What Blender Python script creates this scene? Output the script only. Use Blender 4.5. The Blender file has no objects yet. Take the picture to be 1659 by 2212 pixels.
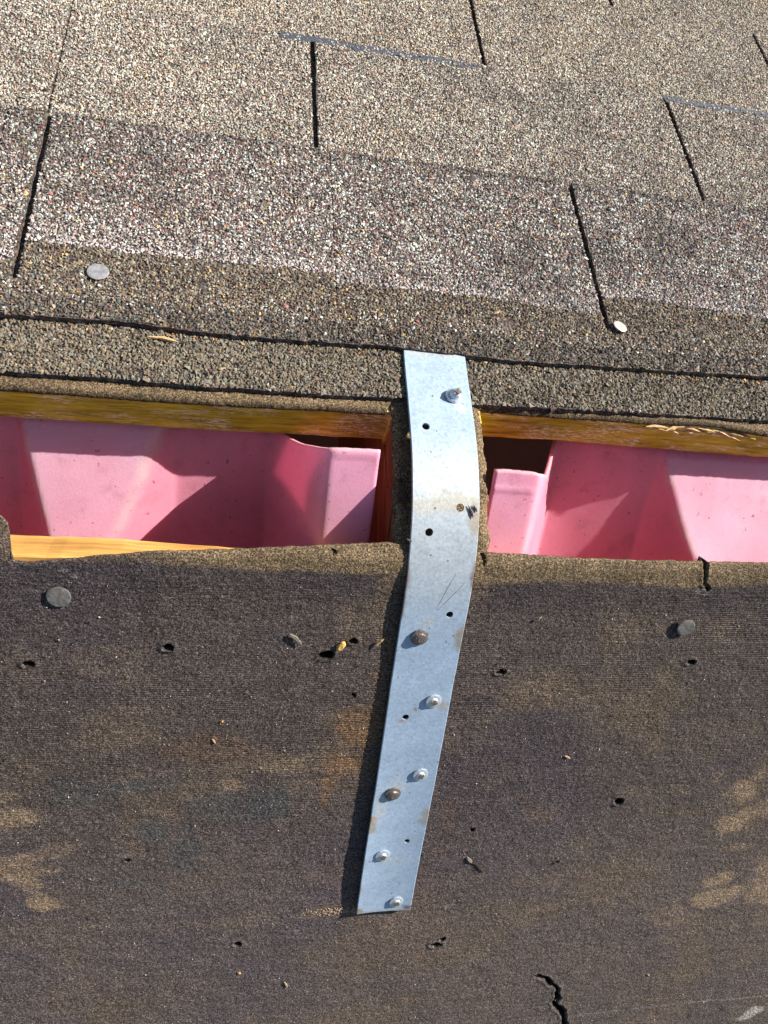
import bpy, bmesh, math, random
import numpy as np
from mathutils import Vector, Matrix

scene = bpy.context.scene
C = scene.collection

# ------------------------------------------------------------------ camera
cam_d = bpy.data.cameras.new('camera')
cam = bpy.data.objects.new('camera', cam_d)
C.objects.link(cam)
right = Vector((0.97794, 0.03071, 0.20661))
up = Vector((-0.03998, 0.99836, 0.04085))
fwd = Vector((0.20502, 0.04821, -0.97757))
m = Matrix((right, up, -fwd)).transposed().to_4x4()
m.translation = Vector((-0.09998, -0.02813, 0.33491))
cam.matrix_world = m
cam_d.sensor_fit = 'VERTICAL'
cam_d.angle = 2 * math.atan(1106 / 1663)
cam_d.clip_start = 0.01
cam_d.clip_end = 300
scene.camera = cam

# ------------------------------------------------------------------ light
SUN = Vector((1.38, 0.75, 1.0)).normalized()
elev = math.asin(SUN.z)
azim = math.atan2(SUN.x, SUN.y)
world = bpy.data.worlds.new('World')
scene.world = world
world.use_nodes = True
wn = world.node_tree
sky = wn.nodes.new('ShaderNodeTexSky')
sky.sky_type = 'NISHITA'
sky.sun_disc = False
sky.sun_elevation = elev
sky.sun_rotation = azim
bg = wn.nodes['Background']
bg.inputs['Strength'].default_value = 0.06
wn.links.new(sky.outputs[0], bg.inputs['Color'])
sd = bpy.data.lights.new('sun', 'SUN')
sd.energy = 5.0
sd.angle = math.radians(0.53)
sd.color = (1.0, 0.95, 0.88)
so = bpy.data.objects.new('sun', sd)
so.rotation_euler = SUN.to_track_quat('Z', 'Y').to_euler()
so.location = SUN * 8
C.objects.link(so)
vs = scene.view_settings
vs.view_transform = 'Standard'
vs.look = 'None'
vs.gamma = 1.0
vs.use_curve_mapping = False
vs.exposure = 0.90

# ------------------------------------------------------------------ helpers
PITCH = math.radians(28)
cp, sp = math.cos(PITCH), math.sin(PITCH)
rng = np.random.default_rng(7)
random.seed(7)


def near(x, e, off):
    """point on the near slope: e up the slope (negative below the ridge), off above the felt plane"""
    return np.stack(np.broadcast_arrays(x, e * cp - off * sp, e * sp + off * cp), -1)


def far(x, v, off):
    """point on the far slope: v down the slope from the ridge, off above the shingle plane"""
    return np.stack(np.broadcast_arrays(x, v * cp + off * sp, -v * sp + off * cp), -1)


NEAR_M = Matrix(((1, 0, 0), (0, cp, -sp), (0, sp, cp))).to_4x4()
FAR_M = Matrix(((1, 0, 0), (0, cp, sp), (0, -sp, cp))).to_4x4()


def hsh(ix, iy, seed):
    n = (ix.astype(np.int64) * 374761393 + iy.astype(np.int64) * 668265263 + seed * 974634541) & 0x7fffffff
    n = ((n ^ (n >> 13)) * 1274126177) & 0x7fffffff
    n = (n ^ (n >> 16)) & 0xffffff
    return n / float(0xffffff)


def vn(x, y, sc, seed=0):
    """value noise in -1..1 with feature size sc (metres)"""
    x = np.asarray(x, float) / sc + 1000
    y = np.asarray(y, float) / sc + 1000
    ix, iy = np.floor(x), np.floor(y)
    fx, fy = x - ix, y - iy
    fx = fx * fx * (3 - 2 * fx)
    fy = fy * fy * (3 - 2 * fy)
    a = hsh(ix, iy, seed); b = hsh(ix + 1, iy, seed)
    c = hsh(ix, iy + 1, seed); d = hsh(ix + 1, iy + 1, seed)
    return 2 * ((a * (1 - fx) + b * fx) * (1 - fy) + (c * (1 - fx) + d * fx) * fy) - 1


def fbm(x, y, sc, seed=0, octv=4):
    s, a, t = 0, 1.0, 0
    for k in range(octv):
        s = s + a * vn(x, y, sc / 2 ** k, seed + k * 17)
        t += a
        a *= .55
    return s / t


def sstep(a, b, x):
    t = np.clip((x - a) / (b - a), 0, 1)
    return t * t * (3 - 2 * t)


def mesh_np(name, verts, faces, smooth=True, col=None):
    """verts (n,3), faces (m,k) with one k; col (n,3) stored as point colour 'tint'"""
    me = bpy.data.meshes.new(name)
    n, (mf, k) = len(verts), faces.shape
    me.vertices.add(n)
    me.vertices.foreach_set('co', np.ascontiguousarray(verts, np.float32).ravel())
    me.loops.add(mf * k)
    me.loops.foreach_set('vertex_index', np.ascontiguousarray(faces, np.int32).ravel())
    me.polygons.add(mf)
    me.polygons.foreach_set('loop_start', np.arange(0, mf * k, k, dtype=np.int32))
    me.polygons.foreach_set('loop_total', np.full(mf, k, np.int32))
    me.polygons.foreach_set('use_smooth', np.full(mf, smooth, bool))
    if col is not None:
        at = me.attributes.new('tint', 'FLOAT_COLOR', 'POINT')
        c4 = np.ones((n, 4), np.float32)
        c4[:, :3] = col
        at.data.foreach_set('color', c4.ravel())
    me.update(calc_edges=True)
    me.validate()
    return me


def grid_faces(nr, nc):
    i = np.arange(nr * nc).reshape(nr, nc)
    return np.stack([i[:-1, :-1], i[:-1, 1:], i[1:, 1:], i[1:, :-1]], -1).reshape(-1, 4)


def link(name, me, mat, parent=None, loc=None):
    o = bpy.data.objects.new(name, me)
    C.objects.link(o)
    if mat is not None:
        me.materials.append(mat)
    if parent is not None:
        o.parent = parent
    if loc is not None:
        o.location = loc
    return o


def empty(name, loc=(0, 0, 0)):
    o = bpy.data.objects.new(name, None)
    o.empty_display_size = 0.02
    o.location = loc
    C.objects.link(o)
    bpy.context.view_layer.update()
    return o


def tag(o, label=None, cat=None, group=None, kind=None):
    if label: o['label'] = label
    if cat: o['category'] = cat
    if group: o['group'] = group
    if kind: o['kind'] = kind
    return o


def axis_spread(lo, hi, step, out_lo, out_hi):
    """fine steps between lo and hi, growing steps out to the two far limits"""
    a = list(np.arange(lo, hi + step * .5, step))
    def grow(start, end, sgn):
        r, s, p = [], step, start
        while abs(end - p) > s * 1.5 and (end - p) * sgn > 0:
            s *= 1.35
            p += sgn * s
            r.append(p)
        if r: r[-1] = end
        return r
    return np.array(grow(a[0], out_lo, -1)[::-1] + a + grow(a[-1], out_hi, 1))


def prism(outline, top, thick, to_world, name):
    """closed slab over a 2-D outline [(x, v)]; top(v) gives the height of the upper face"""
    bm = bmesh.new()
    T = [bm.verts.new(to_world(x, v, top(v))) for x, v in outline]
    B = [bm.verts.new(to_world(x, v, top(v) - thick)) for x, v in outline]
    n = len(outline)
    bm.faces.new(T)
    bm.faces.new(B[::-1])
    for i in range(n):
        bm.faces.new((T[i], B[i], B[(i + 1) % n], T[(i + 1) % n]))
    bmesh.ops.recalc_face_normals(bm, faces=bm.faces)
    bmesh.ops.triangulate(bm, faces=[f for f in bm.faces if len(f.verts) > 4])
    me = bpy.data.meshes.new(name)
    bm.to_mesh(me)
    bm.free()
    return me


def rough_line(pts, step, amp, seed):
    """polyline resampled every step with sideways jitter"""
    out = []
    r = random.Random(seed)
    for (a, b) in zip(pts[:-1], pts[1:]):
        L = math.hypot(b[0] - a[0], b[1] - a[1])
        n = max(1, int(L / step))
        for i in range(n):
            t = i / n
            j = r.uniform(-amp, amp) if i else 0
            nx, ny = -(b[1] - a[1]) / max(L, 1e-9), (b[0] - a[0]) / max(L, 1e-9)
            out.append((a[0] + (b[0] - a[0]) * t + nx * j, a[1] + (b[1] - a[1]) * t + ny * j))
    return out


# ------------------------------------------------------------------ materials
class NT:
    def __init__(s, name):
        s.mat = bpy.data.materials.new(name)
        s.mat.use_nodes = True
        s.t = s.mat.node_tree
        s.b = s.t.nodes['Principled BSDF']
        s.pos = s.t.nodes.new('ShaderNodeTexCoord').outputs['Object']

    def n(s, typ, **kw):
        nd = s.t.nodes.new(typ)
        for k, v in kw.items():
            if k.startswith('i_'):
                key = k[2:]
                nd.inputs[int(key) if key.isdigit() else key.replace('_', ' ')].default_value = v
            else:
                setattr(nd, k, v)
        return nd

    def l(s, a, b):
        s.t.links.new(a, b)

    def map(s, scale=(1, 1, 1), vec=None, rot=(0, 0, 0)):
        mp = s.n('ShaderNodeMapping')
        mp.inputs['Scale'].default_value = scale
        mp.inputs['Rotation'].default_value = rot
        s.l(vec or s.pos, mp.inputs['Vector'])
        return mp.outputs[0]

    def noise(s, scale, detail=4, rough=.6, vec=None):
        nd = s.n('ShaderNodeTexNoise', i_Scale=scale, i_Detail=detail, i_Roughness=rough)
        s.l(vec or s.pos, nd.inputs['Vector'])
        return nd.outputs['Fac']

    def ramp(s, fac, stops, interp='LINEAR'):
        nd = s.n('ShaderNodeValToRGB')
        nd.color_ramp.interpolation = interp
        el = nd.color_ramp.elements
        while len(el) < len(stops):
            el.new(.5)
        for e, (p, c) in zip(el, stops):
            e.position = p
            e.color = (c, c, c, 1) if not isinstance(c, tuple) else (*c, 1)
        s.l(fac, nd.inputs[0])
        return nd.outputs[0]

    def mix(s, fac, a, b, typ='MIX'):
        nd = s.n('ShaderNodeMix', data_type='RGBA', blend_type=typ)
        for idx, v in ((0, fac), (6, a), (7, b)):
            if isinstance(v, bpy.types.NodeSocket):
                s.l(v, nd.inputs[idx])
            else:
                nd.inputs[idx].default_value = v if idx == 0 else (*v, 1)
        return nd.outputs[2]

    def math(s, op, a, b=0.0):
        nd = s.n('ShaderNodeMath', operation=op)
        for i, v in enumerate((a, b)):
            if isinstance(v, bpy.types.NodeSocket):
                s.l(v, nd.inputs[i])
            else:
                nd.inputs[i].default_value = v
        return nd.outputs[0]

    def bump(s, h, dist, strength=1.0, normal=None):
        nd = s.n('ShaderNodeBump', i_Strength=strength, i_Distance=dist)
        s.l(h, nd.inputs['Height'])
        if normal is not None:
            s.l(normal, nd.inputs['Normal'])
        return nd.outputs[0]

    def attr(s, name='tint'):
        return s.n('ShaderNodeAttribute', attribute_name=name).outputs['Color']

    def out(s, col=None, rough=.8, metal=0, normal=None, spec=.3):
        if col is not None:
            if isinstance(col, tuple):
                s.b.inputs['Base Color'].default_value = (*col, 1)
            else:
                s.l(col, s.b.inputs['Base Color'])
        for k, v in (('Roughness', rough), ('Metallic', metal), ('Specular IOR Level', spec)):
            if isinstance(v, bpy.types.NodeSocket):
                s.l(v, s.b.inputs[k])
            else:
                s.b.inputs[k].default_value = v
        if normal is not None:
            s.l(normal, s.b.inputs['Normal'])
        return s.mat


def mat_granule():
    t = NT('granule')
    n = t.noise(2600, 2)
    c = t.mix(.5, t.attr(), t.ramp(n, [(.3, .55), (.7, 1.35)]), 'MULTIPLY')
    return t.out(c, .75, 0, None, .35)


def mat_shingle():
    t = NT('shingle_mat')
    v = t.n('ShaderNodeTexVoronoi', i_Scale=620.0)
    t.l(t.pos, v.inputs['Vector'])
    sep = t.n('ShaderNodeSeparateColor')
    t.l(v.outputs['Color'], sep.inputs[0])
    pal = t.ramp(sep.outputs[0], [(0, (.050, .043, .041)), (.35, (.085, .069, .061)), (.55, (.13, .105, .087)),
                                  (.72, (.18, .165, .15)), (.84, (.15, .075, .06)), (.92, (.22, .16, .08))], 'CONSTANT')
    big = t.ramp(t.noise(14, 4), [(.3, .7), (.7, 1.1)])
    c = t.mix(1, pal, big, 'MULTIPLY')
    # beyond the part of the roof that carries separate granules the voronoi cells stand in for them
    sx = t.n('ShaderNodeSeparateXYZ')
    t.l(t.pos, sx.inputs[0])
    dv = t.n('ShaderNodeVectorMath', operation='DOT_PRODUCT')
    dv.inputs[1].default_value = (0, cp, -sp)
    t.l(t.pos, dv.inputs[0])
    x_, v_ = sx.outputs[0], dv.outputs['Value']
    a = t.math('ADD', t.math('SUBTRACT', t.math('MULTIPLY', x_, .333), v_), .4696)
    b = t.math('ADD', t.math('ADD', x_, t.math('MULTIPLY', v_, .12)), .245)
    d = t.math('SUBTRACT', t.math('ADD', t.math('MULTIPLY', v_, .34), .223), x_)
    ins = t.math('MINIMUM', t.math('MINIMUM', a, b), d)
    out_m = t.math('LESS_THAN', ins, 0.0)
    c = t.mix(out_m, c, t.mix(1, c, (2.3, 2.35, 2.3), 'MULTIPLY'))
    return t.out(c, .85, 0, t.bump(v.outputs['Distance'], -.0009, 1.0), .25)


def mat_felt(name='felt', ribbed=True):
    t = NT(name)
    fine = t.noise(1250, 3, .75)
    med = t.noise(520, 4, .7)
    strk = t.noise(300, 3, .6, t.map((.12, 1, 1)))
    c = t.mix(1, t.attr(), t.ramp(fine, [(.33, .10), (.5, .82), (.66, 2.6)]), 'MULTIPLY')
    c = t.mix(.7, c, t.ramp(med, [(.32, .5), (.68, 1.5)]), 'MULTIPLY')
    c = t.mix(.5, c, t.ramp(strk, [(.35, .75), (.65, 1.25)]), 'MULTIPLY')
    dp = t.n('ShaderNodeVectorMath', operation='DOT_PRODUCT')
    dp.inputs[1].default_value = (0, cp, sp)
    t.l(t.pos, dp.inputs[0])
    ph = t.math('ADD', t.math('MULTIPLY', dp.outputs['Value'], 2 * math.pi / .00125), t.math('MULTIPLY', t.noise(55, 3, .6), 5.0))
    rib = t.math('SINE', ph)
    rmk = t.ramp(t.noise(22, 3, .6, t.map((.5, 1, 1))), [(.42, .05), (.66, 1.0)])
    rib = t.math('MULTIPLY', rib, rmk)
    where = t.ramp(t.math('MULTIPLY', dp.outputs['Value'], -1.0), [(.046, 0.0), (.056, 1.0), (.15, .75), (.24, .12)])
    rib = t.math('MULTIPLY', rib, where if ribbed else 0.0)
    c = t.mix(1, c, t.ramp(t.math('ADD', t.math('MULTIPLY', rib, .5), .5), [(0, .68), (1, 1.32)]), 'MULTIPLY')
    h = t.math('ADD', t.math('ADD', t.math('MULTIPLY', fine, .6), med), t.math('MULTIPLY', rib, .22))
    return t.out(c, .8, 0, t.bump(h, .0007, 1.0), .2)


def mat_wood(name, base, dark, light, grain=(.06, 1, 1), rough=.7, fleck=None, scale=420):
    t = NT(name)
    g = t.noise(scale, 5, .65, t.map(grain))
    g2 = t.noise(scale * .25, 3, .6, t.map(grain))
    c = t.ramp(g, [(.30, dark), (.52, base), (.74, light)])
    c = t.mix(.6, c, t.ramp(g2, [(.3, .55), (.7, 1.3)]), 'MULTIPLY')
    if fleck:
        f = t.noise(1500, 4, .75, t.map((.16, 1, 1)))
        msk = t.math('MULTIPLY', t.ramp(f, [(.525, 0.0), (.55, 1.0)]), t.ramp(t.noise(70, 3, .6, t.map((.5, 1, 1))), [(.44, 0.0), (.58, 1.0)]))
        c = t.mix(msk, c, fleck)
    return t.out(c, rough, 0, t.bump(g, .0008, .8), .3)


def mat_foam():
    t = NT('pink_foam')
    sp_ = t.noise(900, 2, .6)
    blot = t.noise(26, 5, .65)
    dirt = t.noise(75, 5, .7)
    c = t.mix(.6, t.attr(), t.ramp(blot, [(.3, .82), (.7, 1.1)]), 'MULTIPLY')
    c = t.mix(t.ramp(dirt, [(.54, 0.0), (.74, .50)]), c, (.46, .21, .23))
    c = t.mix(t.ramp(t.noise(330, 2), [(.69, 0.0), (.72, .7)]), c, (.20, .07, .08))
    c = t.mix(.35, c, t.ramp(sp_, [(.3, .8), (.7, 1.2)]), 'MULTIPLY')
    mt = t.out(c, .55, 0, t.bump(sp_, .00016, .5), .3)
    tr = t.n('ShaderNodeBsdfTranslucent')
    tr.inputs['Color'].default_value = (.98, .36, .52, 1)
    ms = t.n('ShaderNodeMixShader')
    ms.inputs[0].default_value = .36
    o = t.t.nodes['Material Output']
    t.l(t.b.outputs[0], ms.inputs[1])
    t.l(tr.outputs[0], ms.inputs[2])
    t.l(ms.outputs[0], o.inputs['Surface'])
    return mt


def mat_zinc():
    t = NT('galvanised_steel')
    sp1 = t.noise(620, 3, .7)
    sp2 = t.n('ShaderNodeTexVoronoi', i_Scale=480.0)
    t.l(t.pos, sp2.inputs['Vector'])
    sep = t.n('ShaderNodeSeparateColor')
    t.l(sp2.outputs['Color'], sep.inputs[0])
    c = t.mix(1, t.attr(), t.ramp(sp1, [(.28, .82), (.5, 1.0), (.72, 1.08)]), 'MULTIPLY')
    c = t.mix(.35, c, t.ramp(sep.outputs[0], [(0, .8), (1, 1.15)]), 'MULTIPLY')
    c = t.mix(.8, c, t.ramp(t.noise(60, 4, .6), [(.3, .86), (.7, 1.08)]), 'MULTIPLY')
    pit = t.ramp(t.noise(420, 1, .5), [(.17, 1.0), (.21, 0.0)])
    c = t.mix(pit, c, (.10, .09, .09))
    c = t.mix(t.ramp(t.noise(330, 1, .5, t.map((1, 1, 1), None, (1, 2, 3))), [(.75, 0.0), (.78, .7)]), c, (.10, .08, .08))
    r = t.ramp(sp1, [(.3, .42), (.7, .6)])
    return t.out(c, r, .18, t.bump(sp1, .00012, .7), .5)


def mat_plain(name, col, rough=.7, metal=0, var=.4, scale=500, spec=.3):
    t = NT(name)
    n = t.noise(scale, 4, .7)
    c = t.mix(1, col, t.ramp(n, [(.3, 1 - var), (.7, 1 + var)]), 'MULTIPLY')
    return t.out(c, rough, metal, t.bump(n, .0004, .7), spec)


M = dict(
    granule=mat_granule(), shingle=mat_shingle(), felt=mat_felt(), felt_plain=mat_felt('felt_plain', False), foam=mat_foam(), zinc=mat_zinc(),
    yellow=mat_wood('stained_wood', (.62, .48, .03), (.27, .19, .02), (.80, .64, .07), (.10, 1, 1), .6, (.97, .90, .62), 420),
    orange=mat_wood('fresh_wood', (.62, .33, .085), (.42, .20, .05), (.78, .47, .15), (.07, 1, 1), .7, None, 300),
    rafter=mat_wood('red_wood', (.30, .10, .045), (.15, .04, .02), (.42, .17, .08), (1, .10, 1), .75, None, 260),
    tar=mat_plain('tar', (.055, .062, .082), .6, 0, .6, 900, .4),
    splinter=mat_plain('pale_wood', (.55, .36, .17), .7, 0, .35, 900),
    torn=mat_plain('torn_wood', (.60, .34, .10), .65, 0, .6, 700),
    grey_wood=mat_plain('grey_wood', (.20, .165, .13), .8, 0, .35, 900),
    bark=mat_plain('dark_crumb', (.05, .035, .026), .9, 0, .6, 900),
    straw=mat_plain('straw', (.40, .30, .17), .8, 0, .3, 900),
    nail_dull=mat_plain('dull_nail', (.17, .155, .14), .6, .2, .4, 420, .35),
    nail_bright=mat_plain('bright_nail', (.50, .47, .46), .35, .6, .35, 300, .5),
    nail_pink=mat_plain('pale_nail', (.62, .48, .44), .4, .35, .25, 300, .5),
    screw=mat_plain('zinc_screw', (.55, .60, .64), .38, .55, .22, 700, .5),
    screw_rust=mat_plain('rusty_screw', (.17, .145, .13), .45, .55, .75, 900, .5),
    recess=mat_plain('recess_grime', (.13, .095, .07), .7, .2, .7, 1500),
    soil=mat_plain('ground', (.09, .10, .05), .95, 0, .4, 3),
    wall=mat_plain('wall_paint', (.45, .42, .38), .8, 0, .1, 20),
)

# ------------------------------------------------------------------ setting: ground, house body
gm = mesh_np('ground', np.array([(-120, -120, -4), (120, -120, -4), (120, 120, -4), (-120, 120, -4)], float), np.array([[0, 1, 2, 3]]))
tag(link('ground', gm, M['soil']), kind='structure')
bm = bmesh.new()
prof = [(-.93, -4), (.93, -4), (.93, -.56), (0, -.10), (-.93, -.56)]
for x, flip in ((-1.15, False), (1.25, True)):
    f = bm.faces.new([bm.verts.new((x, y, z)) for y, z in prof])
for y in (-.93, .93):
    bm.faces.new([bm.verts.new(p) for p in ((-1.15, y, -4), (1.25, y, -4), (1.25, y, -.56), (-1.15, y, -.56))])
bm.faces.new([bm.verts.new(p) for p in ((-1.15, -.93, -.57), (1.25, -.93, -.57), (1.25, .93, -.57), (-1.15, .93, -.57))])
me = bpy.data.meshes.new('house_wall'); bm.to_mesh(me); bm.free()
tag(link('house_wall', me, M['wall']), kind='structure')

# rafter pair under the uncut bridge
bm = bmesh.new()
prof = [near(0, -.95, -.0235), near(0, -.012, -.0235), far(0, .022, -.0365), far(0, .95, -.0365), far(0, .95, -.17), far(0, -.03, -.17), near(0, -.95, -.17)]
A = [bm.verts.new((-.0195, p[1], p[2])) for p in prof]
B = [bm.verts.new((.0205, p[1], p[2])) for p in prof]
bm.faces.new(A); bm.faces.new(B[::-1])
for i in range(len(prof)):
    j = (i + 1) % len(prof)
    bm.faces.new((A[i], B[i], B[j], A[j]))
bmesh.ops.recalc_face_normals(bm, faces=bm.faces)
me = bpy.data.meshes.new('rafter'); bm.to_mesh(me); bm.free()
tag(link('rafter', me, M['rafter']), 'reddish brown rafter seen edge-on beneath the strap between the two openings', 'rafter')

# ------------------------------------------------------------------ sheathing boards
BX0, BX1 = -.020, .0268          # the uncut bridge between the two slots
o1 = [(-1.2, .0518)] + rough_line([(-.40, .0518), (-.205, .0520), (-.12, .0515), (BX0, .0522)], .006, .0003, 3) + \
     rough_line([(BX0, .0522), (BX0, .0490), (BX1, .0490), (BX1, .0585)], .004, .0002, 41) + rough_line([(BX1, .0585), (.09, .0586), (.19, .0562), (.40, .055)], .006, .0004, 4) + \
     [(1.3, .055), (1.3, 1.08), (-1.2, 1.08)]
me = prism(o1, lambda v: -.0133, .0228, far, 'sheathing_board')
b_far = tag(link('sheathing_board', me, M['yellow']), 'yellow stained sheathing board with its cut edge above the pink foam', 'board')
o2 = [(-1.2, -.0420)] + rough_line([(-.40, -.0420), (-.15, -.0424), (-.09, -.0455), (BX0, -.0475), (BX1, -.0475), (.40, -.0475)], .006, .00025, 5) + \
     [(1.3, -.0475), (1.3, -.066), (-1.2, -.066)]
# stepped shape added: body set lower so the felt holes above stay dark
bm = bmesh.new()
bm.from_mesh(prism(o2, lambda v: -.0022, .0200, near, 'board_lip'))
bm.from_mesh(prism([(-1.2, -.0662), (1.3, -.0662), (1.3, -1.08), (-1.2, -1.08)], lambda v: -.0130, .0092, near, 'board_body'))
me = bpy.data.meshes.new('sheathing_board')
bm.to_mesh(me)
bm.free()
b_near = tag(link('sheathing_board', me, M['orange']), 'fresh orange sheathing board whose edge shows at left under the lower felt', 'board')

# splinters torn out of the far board's edge, right of the strap
def splinter_mesh(L, w, seed, bend=.15):
    r = random.Random(seed)
    n = 6
    bm = bmesh.new()
    rings = []
    for i in range(n + 1):
        t = i / n
        ww = w * (1 - .8 * abs(2 * t - 1) ** 2.2) * r.uniform(.75, 1.2)
        cy = bend * L * math.sin(t * 3.1) * .3 + r.uniform(-.1, .1) * w
        rings.append([bm.verts.new((L * (t - .5), cy + ww * a, .5 * w + ww * .45 * b)) for a, b in ((-.5, -.5), (.5, -.6), (.4, .5), (-.35, .6))])
    for a, b in zip(rings[:-1], rings[1:]):
        for i in range(4):
            bm.faces.new((a[i], a[(i + 1) % 4], b[(i + 1) % 4], b[i]))
    bm.faces.new(rings[0][::-1]); bm.faces.new(rings[-1])
    bmesh.ops.recalc_face_normals(bm, faces=bm.faces)
    me = bpy.data.meshes.new('splinter'); bm.to_mesh(me); bm.free()
    return me

for k in range(16):
    x = .128 + .050 * (k / 15) + random.uniform(-.006, .006)
    s = link('splinter', splinter_mesh(random.uniform(.008, .022), random.uniform(.0010, .0024), k), M['splinter'], b_far)
    vv = .0553 if k < 12 else .0548
    mt = Matrix.Translation(Vector(far(x, vv, -.0150 - .0035 * random.random()))) @ FAR_M @ Matrix.Rotation(random.uniform(-.35, .35), 4, 'Z') @ Matrix.Rotation(random.uniform(-.25, .25), 4, 'Y')
    s.matrix_world = mt

# ------------------------------------------------------------------ pink vent baffles
def baffle(x_in, x_wall_top, x_wall_bot, x_out, sgn, bumps, e_flange, name, curl):
    """heightfield parallel to the near slope; sgn -1: bay to the left of the rafter, +1: to the right"""
    d = np.linspace(0, 1, 2)
    xs = np.concatenate([np.arange(0, .27, .0016), np.linspace(.272, abs(x_out - x_in), 40)])
    es = np.concatenate([np.linspace(-.62, -.132, 25), np.arange(-.13, .0001, .0016)])
    X = x_in + sgn * xs
    XX, EE = np.meshgrid(X, es)
    D = np.abs(XX - x_in)                       # distance from the rafter
    w0, w1 = abs(x_wall_top - x_in), abs(x_wall_bot - x_in)
    fl, base = -.0245, -.0720
    t = np.clip((D - w0) / (w1 - w0), 0, 1)
    tt = t * t * (3 - 2 * t) * .55 + t * .45
    off = fl + (base - fl) * tt
    # the far flange of the bay
    Wb = abs(x_out - x_in)
    t2 = np.clip((Wb - D - w0) / (w1 - w0), 0, 1)
    off = np.maximum(off, fl + (base - fl) * (t2 * t2 * (3 - 2 * t2)))
    if sgn > 0:
        off -= .013 * (1 - sstep(.085, .155, XX)) * t
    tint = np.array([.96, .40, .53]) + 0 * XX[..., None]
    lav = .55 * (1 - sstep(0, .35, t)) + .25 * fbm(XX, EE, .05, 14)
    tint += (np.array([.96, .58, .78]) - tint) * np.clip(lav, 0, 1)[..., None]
    crz = np.exp(-((D - w0) / .0022) ** 2) * sstep(-.3, .5, fbm(XX, EE, .012, 15))
    tint += (np.array([.72, .50, .42]) - tint) * (.45 * crz)[..., None]
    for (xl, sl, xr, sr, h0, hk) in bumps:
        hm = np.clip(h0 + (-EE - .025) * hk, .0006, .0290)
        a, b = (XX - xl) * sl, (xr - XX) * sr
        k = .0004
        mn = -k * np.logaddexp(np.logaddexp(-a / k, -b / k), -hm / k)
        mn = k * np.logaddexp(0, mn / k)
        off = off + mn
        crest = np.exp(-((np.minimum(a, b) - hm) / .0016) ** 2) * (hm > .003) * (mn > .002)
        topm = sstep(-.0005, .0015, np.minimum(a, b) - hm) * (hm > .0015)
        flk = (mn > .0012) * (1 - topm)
        tint += (np.array([.92, .34, .45]) - tint) * (.7 * flk)[..., None]  # bump sides tinted deeper, so the less lit look is in the colour
        tint += (np.array([.97, .68, .85]) - tint) * (.9 * topm * (.8 + .3 * vn(XX, EE, .02, 12)))[..., None]  # bump tops tinted paler, painting in the brighter sunlit face
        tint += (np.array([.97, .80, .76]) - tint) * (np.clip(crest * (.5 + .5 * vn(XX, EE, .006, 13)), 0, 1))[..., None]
    # shallow pressed line across the flange and dents
    off += .0007 * np.exp(-((EE - (e_flange - .011)) / .0012) ** 2) * (D < w0 * .9)
    off += .0005 * fbm(XX, EE, .04, 5, 2)
    # the upper end: the flange stops short, the wall curls up higher, the trough runs on under the far board
    eend = e_flange - curl * np.exp(-((D - w0 - .017) / .011) ** 2) + (.0035 - e_flange) * sstep(w1 - .012, w1 + .004, D)
    eend = eend + .0006 * fbm(XX, XX * 0, .008, 3)
    s = sstep(-.05, 0.0, EE)
    EE2 = EE + eend * s
    off = off - .0035 * sstep(-.010, .0, EE) ** 2 * sstep(w1 - .015, w1, D)
    V = near(XX, EE2, off).reshape(-1, 3)
    F = grid_faces(len(es), len(X))
    if sgn < 0:
        F = F[:, ::-1]
    rim = sstep(-.0035, .0, EE) * (1 - sstep(w1 - .01, w1, D))
    tint += (np.array([.80, .58, .50]) - tint) * (.5 * rim)[..., None]
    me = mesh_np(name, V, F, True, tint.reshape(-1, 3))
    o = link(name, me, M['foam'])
    md = o.modifiers.new('thickness', 'SOLIDIFY')
    md.thickness = .0022
    md.offset = -1
    return o

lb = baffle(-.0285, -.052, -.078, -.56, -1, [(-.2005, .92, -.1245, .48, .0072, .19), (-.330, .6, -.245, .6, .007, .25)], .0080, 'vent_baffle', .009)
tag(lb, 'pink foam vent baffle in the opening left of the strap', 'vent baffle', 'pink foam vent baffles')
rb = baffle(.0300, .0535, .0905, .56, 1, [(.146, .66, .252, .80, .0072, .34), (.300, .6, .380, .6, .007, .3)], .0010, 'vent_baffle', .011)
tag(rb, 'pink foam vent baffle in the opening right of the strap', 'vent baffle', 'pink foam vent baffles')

# ------------------------------------------------------------------ roofing felt
felt = tag(empty('roofing_felt', (0, -.03, -.02)), 'dark brown weathered roofing felt covering the lower slope and wrapping under the strap', 'roofing felt')

DARK = np.array([.080, .062, .053])
PURP = np.array([.067, .053, .054])
TAN = np.array([.25, .175, .105])
LIP = np.array([.200, .140, .078])
RUST = np.array([.20, .105, .042])
GREEN = np.array([.058, .066, .066])
GREY = np.array([.25, .23, .21])

lip_x = np.array([-1.2, -.215, -.200, -.1915, -.1890, -.1878, -.1870, -.1810, -.172, -.162, -.131, -.0955, -.054, -.0242, .0202, .040, .072, .109, .178, .26, 1.3])
lip_e = np.array([-.025, -.025, -.0235, -.0245, -.0275, -.034, -.0428, -.0438, -.0420, -.0410, -.0368, -.0350, -.0322, -.0305, -.0330, -.0335, -.0345, -.0345, -.0338, -.034, -.034])
band_x = np.array([-1.2, -.192, -.135, -.074, -.020, .025, .088, .147, .183, 1.3])
band_e = np.array([-.044, -.044, -.0422, -.0452, -.0452, -.0495, -.0470, -.0490, -.0460, -.046])

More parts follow.
